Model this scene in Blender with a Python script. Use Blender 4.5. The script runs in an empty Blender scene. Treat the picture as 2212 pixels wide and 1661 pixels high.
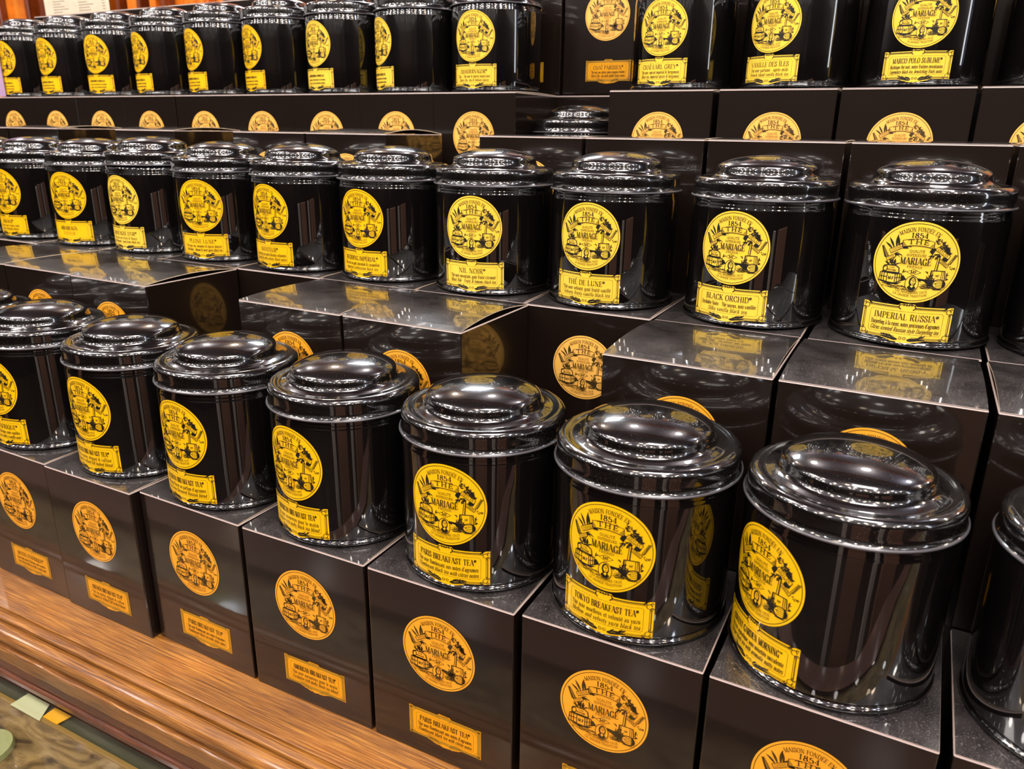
import bpy, bmesh, math, random
from mathutils import Vector, Matrix
random.seed(7)
S = bpy.context.scene
C = S.collection
PI = math.pi

# ------------------------------------------------------------------ camera
R_ = Vector((0.88661968, 0.46232049, 0.01285698))
U_ = Vector((-0.15634322, 0.2734346, 0.94909974))
F_ = Vector((-0.43527271, 0.84350061, -0.31471317))
CAM = Vector((0.58387, -0.32079, 0.37605))
cd = bpy.data.cameras.new('camera')
cam = bpy.data.objects.new('camera', cd)
C.objects.link(cam)
cam.matrix_world = Matrix(((R_.x, U_.x, -F_.x, CAM.x), (R_.y, U_.y, -F_.y, CAM.y), (R_.z, U_.z, -F_.z, CAM.z), (0, 0, 0, 1)))
cd.sensor_width = 36.0
cd.lens = 36.0 * 1658.43 / 2212.0
cd.clip_start = 0.01
cd.dof.use_dof = True
cd.dof.focus_distance = 0.52
cd.dof.aperture_fstop = 17.0
S.camera = cam

# ------------------------------------------------------------------ exposure, world, lamps
vs = S.view_settings
vs.view_transform = 'Standard'
vs.look = 'None'
vs.gamma = 1.0
vs.use_curve_mapping = False
vs.exposure = 0.12
w = bpy.data.worlds.new('shop_air')
S.world = w
w.use_nodes = True
w.node_tree.nodes['Background'].inputs[0].default_value = (1.0, 0.86, 0.74, 1)
w.node_tree.nodes['Background'].inputs[1].default_value = 0.12

def lamp(x, y, z, watts, rad, col):
    d = bpy.data.lights.new('ceiling_bulb', 'POINT')
    d.energy = watts
    d.shadow_soft_size = rad
    d.color = col
    o = bpy.data.objects.new('ceiling_bulb', d)
    C.objects.link(o)
    o.location = (x, y, z)
WARM = (1.0, 0.80, 0.58)
WHITE = (1.0, 0.93, 0.86)
COOL = (0.86, 0.92, 1.0)
for j, y in enumerate((-3.4, -2.7, -2.0, -1.3, -0.6, 1.5, 2.9)):
    for i in range(8):
        x = -3.4 + 0.95 * i + (0.3 if j % 2 else 0.0)
        col = WARM if (i * 3 + j) % 5 == 1 else (COOL if (i + j) % 7 == 3 else WHITE)
        lamp(x, y, 2.02, 15.0, 0.075, col)

def area(name, loc, rot, sx, sy, watts, col):
    d = bpy.data.lights.new(name, 'AREA')
    d.shape = 'RECTANGLE'
    d.size = sx
    d.size_y = sy
    d.energy = watts
    d.color = col
    o = bpy.data.objects.new(name, d)
    C.objects.link(o)
    o.location = loc
    o.rotation_euler = rot
area('ceiling_panel_light', (-1.15, 2.45, 2.15), (0, 0, 0), 0.55, 0.55, 30.0, (0.85, 0.93, 1.0))
area('ceiling_panel_light', (0.9, -0.35, 2.05), (0, 0, 0), 0.7, 0.5, 26.0, (1.0, 0.95, 0.92))
area('ceiling_panel_light', (-1.2, -0.5, 2.05), (0, 0, 0), 0.7, 0.5, 22.0, (1.0, 0.93, 0.88))

# ------------------------------------------------------------------ materials
def lin(c):
    c /= 255.0
    return c / 12.92 if c <= 0.04045 else ((c + 0.055) / 1.055) ** 2.4
def rgb(r, g, b):
    return (lin(r), lin(g), lin(b), 1.0)

class Mat:
    def __init__(self, name, col, rough=0.5, spec=0.5, coat=0.0, coat_rough=0.03, metal=0.0):
        m = bpy.data.materials.new(name)
        m.use_nodes = True
        self.m = m
        self.nt = m.node_tree
        self.b = self.nt.nodes['Principled BSDF']
        self.b.inputs['Base Color'].default_value = col
        self.b.inputs['Roughness'].default_value = rough
        self.b.inputs['Specular IOR Level'].default_value = spec
        self.b.inputs['Metallic'].default_value = metal
        self.b.inputs['Coat Weight'].default_value = coat
        self.b.inputs['Coat Roughness'].default_value = coat_rough
    def n(self, t, **kw):
        nd = self.nt.nodes.new(t)
        for k, v in kw.items():
            if k in nd.inputs:
                nd.inputs[k].default_value = v
            else:
                setattr(nd, k, v)
        return nd
    def l(self, a, b):
        self.nt.links.new(a, b)
    def coords(self, scale=(1, 1, 1)):
        tc = self.n('ShaderNodeTexCoord')
        mp = self.n('ShaderNodeMapping')
        mp.inputs['Scale'].default_value = scale
        self.l(tc.outputs['Object'], mp.inputs['Vector'])
        return mp.outputs[0]
    def ramp(self, fac, stops):
        r = self.n('ShaderNodeValToRGB')
        e = r.color_ramp.elements
        e[0].position, e[0].color = stops[0]
        e[1].position, e[1].color = stops[-1]
        for p, c in stops[1:-1]:
            q = e.new(p)
            q.color = c
        self.l(fac, r.inputs[0])
        return r.outputs[0]
    def bump(self, fac, strength, dist):
        b = self.n('ShaderNodeBump')
        b.inputs['Strength'].default_value = strength
        b.inputs['Distance'].default_value = dist
        self.l(fac, b.inputs['Height'])
        self.l(b.outputs[0], self.b.inputs['Normal'])

def tin_mat(name, dust, rough, spec):
    M = Mat(name, (0.004, 0.003, 0.003, 1), rough=rough, spec=spec, coat=1.0, coat_rough=0.015)
    M.b.inputs['Coat IOR'].default_value = 1.8
    v = M.coords()
    ns = M.n('ShaderNodeTexNoise')
    ns.inputs['Scale'].default_value = 2000.0
    ns.inputs['Detail'].default_value = 1.0
    M.l(v, ns.inputs['Vector'])
    c = M.ramp(ns.outputs[0], [(dust, (0.003, 0.0025, 0.0025, 1)), (dust + 0.06, (0.20, 0.18, 0.17, 1))])
    M.l(c, M.b.inputs['Base Color'])
    n2 = M.n('ShaderNodeTexNoise')
    n2.inputs['Scale'].default_value = 22.0
    M.l(v, n2.inputs['Vector'])
    M.bump(n2.outputs[0], 0.12, 0.0006)
    return M.m
M_TIN = tin_mat('black_enamel', 0.86, 0.15, 0.12)
M_LID = tin_mat('dusty_black_enamel', 0.72, 0.20, 0.30)

def carton_mat(name, base, rough, dust, dustcol):
    M = Mat(name, base, rough=rough, spec=0.25, coat=0.9, coat_rough=0.06)
    v = M.coords()
    n1 = M.n('ShaderNodeTexNoise')
    n1.inputs['Scale'].default_value = 1800.0
    n1.inputs['Detail'].default_value = 2.0
    M.l(v, n1.inputs['Vector'])
    c = M.ramp(n1.outputs[0], [(dust, base), (dust + 0.08, dustcol)])
    M.l(c, M.b.inputs['Base Color'])
    n2 = M.n('ShaderNodeTexNoise')
    n2.inputs['Scale'].default_value = 16.0
    n2.inputs['Detail'].default_value = 3.0
    M.l(v, n2.inputs['Vector'])
    M.bump(n2.outputs[0], 0.4, 0.0010)
    return M.m
M_BOX = carton_mat('dark_brown_glossy_carton', (0.0085, 0.0050, 0.0036, 1), 0.28, 0.76, (0.10, 0.085, 0.08, 1))
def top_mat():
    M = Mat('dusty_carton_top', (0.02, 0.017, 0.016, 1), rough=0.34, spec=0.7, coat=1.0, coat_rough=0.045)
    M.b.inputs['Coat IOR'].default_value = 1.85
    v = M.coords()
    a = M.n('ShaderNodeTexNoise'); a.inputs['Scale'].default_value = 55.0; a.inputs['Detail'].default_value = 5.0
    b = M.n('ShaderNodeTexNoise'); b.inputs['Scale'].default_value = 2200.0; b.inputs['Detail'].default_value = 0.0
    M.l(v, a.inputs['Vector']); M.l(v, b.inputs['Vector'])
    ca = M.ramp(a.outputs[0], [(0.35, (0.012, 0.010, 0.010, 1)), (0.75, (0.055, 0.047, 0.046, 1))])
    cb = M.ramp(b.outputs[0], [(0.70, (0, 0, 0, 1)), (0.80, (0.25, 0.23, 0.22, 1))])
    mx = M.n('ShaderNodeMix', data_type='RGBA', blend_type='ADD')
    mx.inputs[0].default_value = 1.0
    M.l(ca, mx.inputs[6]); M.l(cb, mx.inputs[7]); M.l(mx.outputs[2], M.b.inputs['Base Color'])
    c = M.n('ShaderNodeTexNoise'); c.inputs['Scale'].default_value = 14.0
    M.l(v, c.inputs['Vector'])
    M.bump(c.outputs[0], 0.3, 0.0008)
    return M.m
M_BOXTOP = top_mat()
M_EDGE = Mat('worn_carton_edge', rgb(196, 178, 172), rough=0.3, spec=0.6).m
M_RAW = Mat('raw_cream_card', rgb(226, 205, 178), rough=0.6).m

def paper_mat(name, c1, c2, rough=0.35, coat=0.25):
    M = Mat(name, c1, rough=rough, spec=0.4, coat=coat, coat_rough=0.1)
    v = M.coords()
    n1 = M.n('ShaderNodeTexNoise')
    n1.inputs['Scale'].default_value = 45.0
    M.l(v, n1.inputs['Vector'])
    M.l(M.ramp(n1.outputs[0], [(0.3, c1), (0.7, c2)]), M.b.inputs['Base Color'])
    return M.m
M_YEL = paper_mat('yellow_label_paper', rgb(247, 194, 10), rgb(244, 187, 7))
M_LEM = paper_mat('lit_lemon_label_paper', rgb(247, 206, 70), rgb(244, 200, 58))  # paler yellow, partly a true label tone, partly brighter light put in
M_ORA = paper_mat('amber_label_print', rgb(242, 168, 42), rgb(238, 160, 36))
M_PEACH = paper_mat('pale_amber_label_print', rgb(250, 190, 92), rgb(246, 184, 84))
M_GOLD = paper_mat('gold_label_print', rgb(236, 164, 14), rgb(228, 152, 10))
M_OLIVE = Mat('olive_gold_border_print', rgb(172, 128, 30), rough=0.4).m
M_INK = Mat('black_label_ink', (0.009, 0.007, 0.004, 1), rough=0.45).m
M_BROWN = Mat('brown_label_ink', rgb(120, 72, 10), rough=0.45).m
M_DARKOL = Mat('dark_olive_ink', rgb(62, 46, 12), rough=0.45).m

def wood_mat(name, dark, mid, light, sx=24, sy=800, sz=800, rough=0.3, coat=0.5, bump=0.35):
    M = Mat(name, mid, rough=rough, spec=0.5, coat=coat, coat_rough=0.12)
    v = M.coords((sx, sy, sz))
    n1 = M.n('ShaderNodeTexNoise')
    n1.inputs['Scale'].default_value = 1.0
    n1.inputs['Detail'].default_value = 8.0
    n1.inputs['Roughness'].default_value = 0.65
    n1.inputs['Distortion'].default_value = 0.6
    M.l(v, n1.inputs['Vector'])
    v2 = M.coords((9, 22, 22))
    n2 = M.n('ShaderNodeTexNoise')
    n2.inputs['Scale'].default_value = 1.0
    n2.inputs['Detail'].default_value = 4.0
    M.l(v2, n2.inputs['Vector'])
    a = M.ramp(n1.outputs[0], [(0.30, dark), (0.47, mid), (0.68, light)])
    b = M.ramp(n2.outputs[0], [(0.35, (0.55, 0.50, 0.45, 1)), (0.6, (1, 1, 1, 1)), (0.78, (1.35, 1.25, 1.15, 1))])
    mx = M.n('ShaderNodeMix', data_type='RGBA', blend_type='MULTIPLY')
    mx.inputs[0].default_value = 0.8
    M.l(a, mx.inputs[6])
    M.l(b, mx.inputs[7])
    M.l(mx.outputs[2], M.b.inputs['Base Color'])
    M.bump(n1.outputs[0], bump, 0.0012)
    return M.m
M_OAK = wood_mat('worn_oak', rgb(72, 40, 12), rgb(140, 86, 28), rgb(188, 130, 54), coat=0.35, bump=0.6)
M_OAKD = wood_mat('dark_brown_oak', rgb(44, 18, 5), rgb(86, 40, 14), rgb(116, 60, 24), rough=0.4, coat=0.3)  # dark red-brown oak of the lower rail, cabinet and showcase
M_WALL = wood_mat('orange_varnished_wood', rgb(160, 70, 10), rgb(232, 120, 22), rgb(244, 150, 44), sx=30, sy=30, sz=3)
M_WALLD = wood_mat('dark_varnished_wood', rgb(70, 26, 6), rgb(112, 46, 12), rgb(150, 72, 22), sx=30, sy=30, sz=3)
M_RISER = Mat('black_riser_board', (0.012, 0.010, 0.009, 1), rough=0.5).m
M_DARKW = wood_mat('dark_shop_cabinets', rgb(8, 5, 3), rgb(22, 13, 8), rgb(48, 30, 20), sx=1.2, sy=1.2, sz=.3)
M_REFLC = Mat('cream_reflection_board', rgb(232, 224, 214), rough=0.6).m  # for the added boards that only show as stripes in the tins
M_REFLB = Mat('brown_reflection_board', rgb(176, 134, 110), rough=0.6).m
M_BLUE = Mat('blue_painted_panel', rgb(40, 60, 130), rough=0.5).m
M_WINDOW = Mat('lit_window', rgb(230, 230, 235), rough=0.5)
M_WINDOW.b.inputs['Emission Color'].default_value = (0.9, 0.95, 1.0, 1)
M_WINDOW.b.inputs['Emission Strength'].default_value = 6.0
M_WINDOW = M_WINDOW.m
M_CEIL = Mat('beige_plaster_ceiling', rgb(132, 125, 136), rough=0.8).m
M_FLOOR = wood_mat('shop_floor_wood', rgb(26, 16, 10), rgb(44, 28, 18), rgb(62, 42, 28), sx=3, sy=14, sz=14)
M_PAPER = paper_mat('cream_paper', rgb(226, 214, 190), rgb(220, 206, 180))
M_LILAC = paper_mat('lilac_card', rgb(186, 156, 190), rgb(178, 146, 182))
M_GREY = Mat('grey_print', rgb(150, 138, 118), rough=0.7).m

# ------------------------------------------------------------------ object helpers
def link(name, me, parent=None, loc=(0, 0, 0), rz=0.0):
    o = bpy.data.objects.new(name, me)
    C.objects.link(o)
    o.location = loc
    o.rotation_euler = (0, 0, rz)
    if parent is not None:
        o.parent = parent
    return o
def tag(o, label=None, cat=None, group=None, kind=None):
    if label: o['label'] = label
    if cat: o['category'] = cat
    if group: o['group'] = group
    if kind: o['kind'] = kind
    return o
def mesh(name, verts, faces, mats, idx=None, smooth=False):
    me = bpy.data.meshes.new(name)
    me.from_pydata([tuple(v) for v in verts], [], faces)
    for m in mats:
        me.materials.append(m)
    if idx:
        me.polygons.foreach_set('material_index', idx)
    if smooth:
        me.polygons.foreach_set('use_smooth', [True] * len(me.polygons))
    me.update()
    return me
def bm_mesh(name, bm, mats, smooth=False):
    me = bpy.data.meshes.new(name)
    bm.to_mesh(me)
    bm.free()
    for m in mats:
        me.materials.append(m)
    if smooth:
        me.polygons.foreach_set('use_smooth', [True] * len(me.polygons))
    return me
def bm_box(bm, x0, x1, y0, y1, z0, z1, bev=0.0, mi=0):
    r = bmesh.ops.create_cube(bm, size=1.0)
    vs_ = r['verts']
    bmesh.ops.scale(bm, vec=(x1 - x0, y1 - y0, z1 - z0), verts=vs_)
    bmesh.ops.translate(bm, vec=((x0 + x1) / 2, (y0 + y1) / 2, (z0 + z1) / 2), verts=vs_)
    fs = list({f for v in vs_ for f in v.link_faces})
    for f in fs: f.material_index = mi
    if bev:
        es = list({e for v in vs_ for e in v.link_edges})
        bmesh.ops.bevel(bm, geom=es, offset=bev, segments=2, affect='EDGES', profile=0.5)
def lathe(name, prof, mats, seg=72, rim=()):
    verts, faces, mi = [], [], []
    for r, z in prof:
        if r < 1e-6:
            verts.append((0, 0, z))
        else:
            for k in range(seg):
                a = 2 * PI * k / seg
                verts.append((r * math.cos(a), r * math.sin(a), z))
    pos, i = [], 0
    for r, z in prof:
        pos.append((i, r < 1e-6))
        i += 1 if r < 1e-6 else seg
    for q, ((a, pa), (b, pb)) in enumerate(zip(pos, pos[1:])):
        for k in range(seg):
            if not (pa and pb): mi.append(1 if q in rim else 0)
            k2 = (k + 1) % seg
            if pa and pb: continue
            if pa: faces.append((a, b + k, b + k2))
            elif pb: faces.append((a + k, b, a + k2))
            else: faces.append((a + k, b + k, b + k2, a + k2))
    me = mesh(name, verts, [tuple(reversed(f)) for f in faces], mats, mi, smooth=True)
    return me

# ------------------------------------------------------------------ a serif letter set drawn with a broad nib
# width|strokes; s = stem with serifs, l = plain, t = thin, T = thin with serifs, c = curve
G = {
'A': '.72|T.04,0 .35,1|s.35,1 .66,0|t.14,.34 .56,.34', 'B': '.64|s.15,0 .15,1|c.15,1 .4,.99 .52,.88 .5,.62 .34,.53 .15,.53|c.15,.53 .42,.52 .58,.36 .54,.1 .38,.01 .15,0',
'C': '.66|c.58,.74 .5,.92 .36,1 .16,.86 .08,.5 .17,.14 .36,0 .52,.08 .6,.28|t.58,.7 .58,.98', 'D': '.72|s.15,0 .15,1|c.15,1 .42,.99 .6,.82 .65,.5 .58,.16 .42,.01 .15,0',
'E': '.6|s.15,0 .15,1|t.15,.99 .53,.99|t.15,.52 .42,.52|t.15,.01 .55,.01|t.53,.99 .54,.78|t.42,.62 .42,.42|t.55,.01 .58,.25', 'F': '.57|s.15,0 .15,1|t.15,.99 .53,.99|t.15,.52 .42,.52|t.53,.99 .54,.78|t.42,.62 .42,.42',
'G': '.7|c.58,.76 .5,.92 .36,1 .16,.86 .08,.5 .17,.14 .36,0 .5,.04 .57,.12|s.57,.0 .57,.42|t.58,.72 .58,.98', 'H': '.78|s.15,0 .15,1|s.62,0 .62,1|t.15,.52 .62,.52',
'I': '.32|s.16,0 .16,1', 'J': '.42|s.28,.3 .28,1|c.28,.3 .25,.05 .12,.02 .05,.12', 'K': '.7|s.15,0 .15,1|T.15,.42 .56,1|s.3,.6 .6,0', 'L': '.58|s.15,0 .15,1|t.15,.01 .53,.01|t.53,.01 .56,.26',
'M': '.88|T.13,0 .13,1|l.13,1 .42,.05|t.42,.05 .72,1|s.73,0 .73,1', 'N': '.76|T.14,0 .14,1|l.14,1 .62,0|T.62,0 .62,1', 'O': '.74|c.37,1 .17,.88 .08,.5 .17,.12 .37,0 .57,.12 .66,.5 .57,.88 .37,1',
'P': '.6|s.15,0 .15,1|c.15,1 .4,.99 .55,.86 .53,.58 .38,.47 .15,.46', 'Q': '.74|c.37,1 .17,.88 .08,.5 .17,.12 .37,0 .57,.12 .66,.5 .57,.88 .37,1|l.4,.15 .68,-.18',
'R': '.68|s.15,0 .15,1|c.15,1 .4,.99 .53,.88 .51,.62 .38,.52 .15,.51|s.34,.5 .6,0', 'S': '.54|c.46,.76 .4,.94 .26,1 .1,.88 .1,.68 .26,.55 .42,.42 .47,.2 .36,.03 .22,0 .1,.1 .06,.3|t.46,.72 .46,.98|t.06,.02 .06,.3',
'T': '.66|s.33,0 .33,1|t.05,.99 .61,.99|t.05,.99 .04,.76|t.61,.99 .62,.76', 'U': '.72|l.15,1 .15,.3|c.15,.3 .2,.05 .36,0 .52,.06 .58,.3|T.58,.3 .58,1', 'V': '.7|s.04,1 .36,0|T.36,0 .64,1',
'W': '.98|s.04,1 .3,0|t.3,0 .48,1|s.48,1 .7,0|T.7,0 .92,1', 'X': '.7|s.08,1 .62,0|T.08,0 .6,1', 'Y': '.68|l.05,1 .34,.48|t.34,.48 .62,1|s.34,0 .34,.5', 'Z': '.6|t.08,.99 .52,.99|l.52,.99 .08,.01|t.08,.01 .54,.01|t.08,.99 .07,.76|t.54,.01 .56,.26',
'a': '.5|c.1,.56 .2,.66 .34,.62 .37,.5 .37,.1 .46,.02|c.37,.4 .16,.34 .08,.18 .16,.02 .28,.04 .37,.16', 'b': '.54|l.13,0 .13,1|t.04,.98 .13,1|c.13,.5 .26,.66 .42,.58 .48,.33 .4,.06 .26,0 .13,.1', 'c': '.46|c.4,.52 .3,.66 .14,.58 .07,.33 .14,.06 .28,0 .42,.12',
'd': '.56|l.42,0 .42,1|t.33,.98 .42,1|t.42,.01 .52,.03|c.42,.5 .3,.66 .14,.58 .07,.33 .14,.06 .28,0 .42,.14', 'e': '.48|t.09,.38 .41,.38|c.41,.38 .38,.62 .25,.66 .11,.56 .07,.33 .13,.08 .27,0 .42,.12', 'f': '.34|l.15,0 .15,.8|c.15,.8 .2,.98 .32,1 .38,.93|t.03,.64 .3,.64|t.06,.01 .26,.01',
'g': '.5|c.24,.66 .1,.6 .09,.42 .24,.28 .38,.4 .37,.6 .24,.66|t.36,.6 .47,.66|c.15,.3 .1,.16 .26,.08 .42,.02 .4,-.2 .22,-.28 .06,-.2 .08,-.04 .2,.06', 'h': '.56|l.13,0 .13,1|t.04,.98 .13,1|c.13,.48 .26,.66 .4,.6 .42,.44|l.42,.44 .42,0|t.04,.01 .22,.01|t.33,.01 .51,.01',
'i': '.28|l.14,0 .14,.66|t.05,.64 .14,.66|t.05,.01 .23,.01|l.14,.84 .14,.95', 'j': '.26|l.14,0 .14,.66|c.14,0 .12,-.24 .0,-.26|l.14,.84 .14,.95', 'k': '.54|l.13,0 .13,1|t.04,.98 .13,1|t.13,.28 .42,.64|l.24,.42 .48,.01|t.04,.01 .22,.01', 'l': '.28|l.14,0 .14,1|t.05,.98 .14,1|t.05,.01 .23,.01',
'm': '.84|l.13,0 .13,.66|t.04,.64 .13,.66|c.13,.48 .25,.66 .38,.6 .41,.44|l.41,.44 .41,0|c.41,.48 .53,.66 .66,.6 .69,.44|l.69,.44 .69,0|t.04,.01 .22,.01|t.32,.01 .5,.01|t.6,.01 .78,.01', 'n': '.56|l.13,0 .13,.66|t.04,.64 .13,.66|c.13,.48 .26,.66 .4,.6 .42,.44|l.42,.44 .42,0|t.04,.01 .22,.01|t.33,.01 .51,.01',
'o': '.52|c.26,.66 .11,.56 .07,.33 .11,.1 .26,0 .41,.1 .45,.33 .41,.56 .26,.66', 'p': '.54|l.13,-.28 .13,.66|t.04,.64 .13,.66|t.04,-.27 .24,-.27|c.13,.5 .26,.66 .42,.58 .48,.33 .4,.06 .26,0 .13,.1', 'q': '.54|l.41,-.28 .41,.66|t.32,-.27 .5,-.27|c.41,.5 .3,.66 .14,.58 .07,.33 .14,.06 .28,0 .41,.14',
'r': '.4|l.13,0 .13,.66|t.04,.64 .13,.66|c.13,.46 .2,.64 .34,.64|l.34,.66 .34,.56|t.04,.01 .24,.01', 's': '.4|c.32,.54 .2,.66 .09,.56 .12,.42 .28,.28 .33,.12 .2,0 .06,.1|t.32,.5 .32,.64|t.06,.02 .06,.16', 't': '.34|l.14,.1 .14,.84|c.14,.1 .2,.0 .32,.08|t.03,.64 .3,.64',
'u': '.56|l.13,.2 .13,.66|c.13,.2 .2,0 .34,.04 .42,.16|l.42,0 .42,.66|t.04,.65 .13,.65|t.33,.65 .42,.65|t.42,.01 .51,.01', 'v': '.5|l.06,.66 .26,0|t.26,0 .45,.66|t.0,.65 .16,.65|t.37,.65 .5,.65', 'w': '.74|l.06,.66 .22,0|t.22,0 .37,.62|l.37,.66 .54,0|t.54,0 .7,.66', 'x': '.52|l.08,.66 .44,0|t.08,0 .43,.66|t.02,.65 .2,.65|t.34,.01 .5,.01',
'y': '.5|l.06,.66 .27,0|t.46,.66 .2,-.24|t.2,-.24 .06,-.22|t.0,.65 .16,.65', 'z': '.46|t.06,.65 .4,.65|l.4,.65 .06,.01|t.06,.01 .41,.01',
'1': '.46|s.24,0 .24,1|t.1,.84 .24,1', '8': '.6|c.3,1 .14,.88 .16,.64 .3,.54 .46,.4 .5,.2 .42,.04 .3,0 .16,.04 .09,.2 .14,.42 .3,.54 .44,.66 .46,.88 .3,1', '5': '.56|l.14,.98 .13,.54|l.14,.97 .46,.97|c.13,.54 .32,.62 .48,.46 .47,.16 .3,0 .1,.06 .08,.18', '4': '.6|t.4,1 .06,.3|l.06,.29 .54,.29|s.4,0 .4,1',
'&': '.78|c.6,.5 .5,.2 .3,0 .12,.08 .1,.3 .34,.56 .44,.78 .32,.98 .2,.84 .3,.5 .52,.12 .7,.02', ',': '.2|l.1,.05 .06,-.14', '.': '.2|l.1,0 .1,.1', '-': '.4|t.06,.32 .34,.32', "'": '.2|l.12,1 .08,.78', '"': '.3|l.08,1 .08,.8|l.2,1 .2,.8', ' ': '.3|',
'®': '.4|c.2,1 .08,.93 .04,.8 .08,.67 .2,.6 .32,.67 .36,.8 .32,.93 .2,1|t.15,.7 .15,.9|t.15,.9 .26,.86|t.2,.8 .27,.7', '™': '.56|t.02,.98 .24,.98|t.13,.98 .13,.68|t.28,.68 .28,.98|t.28,.98 .38,.75|t.38,.75 .48,.98|t.48,.98 .48,.68',
}
ACC = {'É': ('E', 'a'), 'È': ('E', 'g'), 'Î': ('I', 'c'), 'Ï': ('I', 'd'), 'é': ('e', 'a'), 'è': ('e', 'g'), 'à': ('a', 'g'), 'û': ('u', 'c'), 'ê': ('e', 'c'), 'î': ('i', 'c')}
def spline(p, n=4):
    if len(p) < 3: return p
    q = [p[0]] + p + [p[-1]]
    if p[0] == p[-1]:
        q = [p[-2]] + p + [p[1]]
    out = []
    for i in range(1, len(q) - 2):
        a, b, c, d = q[i - 1], q[i], q[i + 1], q[i + 2]
        for k in range(n):
            t = k / n
            out.append(tuple(0.5 * ((2 * b[j]) + (c[j] - a[j]) * t + (2 * a[j] - 5 * b[j] + 4 * c[j] - d[j]) * t * t + (3 * b[j] - a[j] - 3 * c[j] + d[j]) * t ** 3) for j in (0, 1)))
    out.append(p[-1])
    return out
GLY = {}
def parse(ch):
    if ch in GLY: return GLY[ch]
    base, acc = ACC.get(ch, (ch, None))
    wd, *st = G.get(base, G['-']).split('|')
    out = []
    for s in st:
        if not s: continue
        k, pts = s[0], [tuple(float(q) for q in a.split(',')) for a in s[1:].split()]
        if k == 'c': pts = spline(pts, 3)
        out.append((k, pts))
        if k in 'sT':
            for (x, y) in (pts[0], pts[-1]):
                if y < 0.02 or y > 0.98:
                    yy = 0.02 if y < 0.5 else 0.98
                    out.append(('t', [(x - 0.12, yy), (x + 0.12, yy)]))
    w_ = float(wd)
    if acc:
        top = 1.1 if base.isupper() else 0.76
        xm = w_ / 2
        if acc == 'a': out.append(('l', [(xm - .02, top), (xm + .13, top + .16)]))
        if acc == 'g': out.append(('l', [(xm + .02, top), (xm - .13, top + .16)]))
        if acc == 'c': out += [('t', [(xm - .13, top), (xm, top + .14)]), ('t', [(xm, top + .14), (xm + .13, top)])]
        if acc == 'd': out += [('l', [(xm - .1, top), (xm - .1, top + .1)]), ('l', [(xm + .1, top), (xm + .1, top + .1)])]
    GLY[ch] = (w_, out)
    return GLY[ch]

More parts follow.
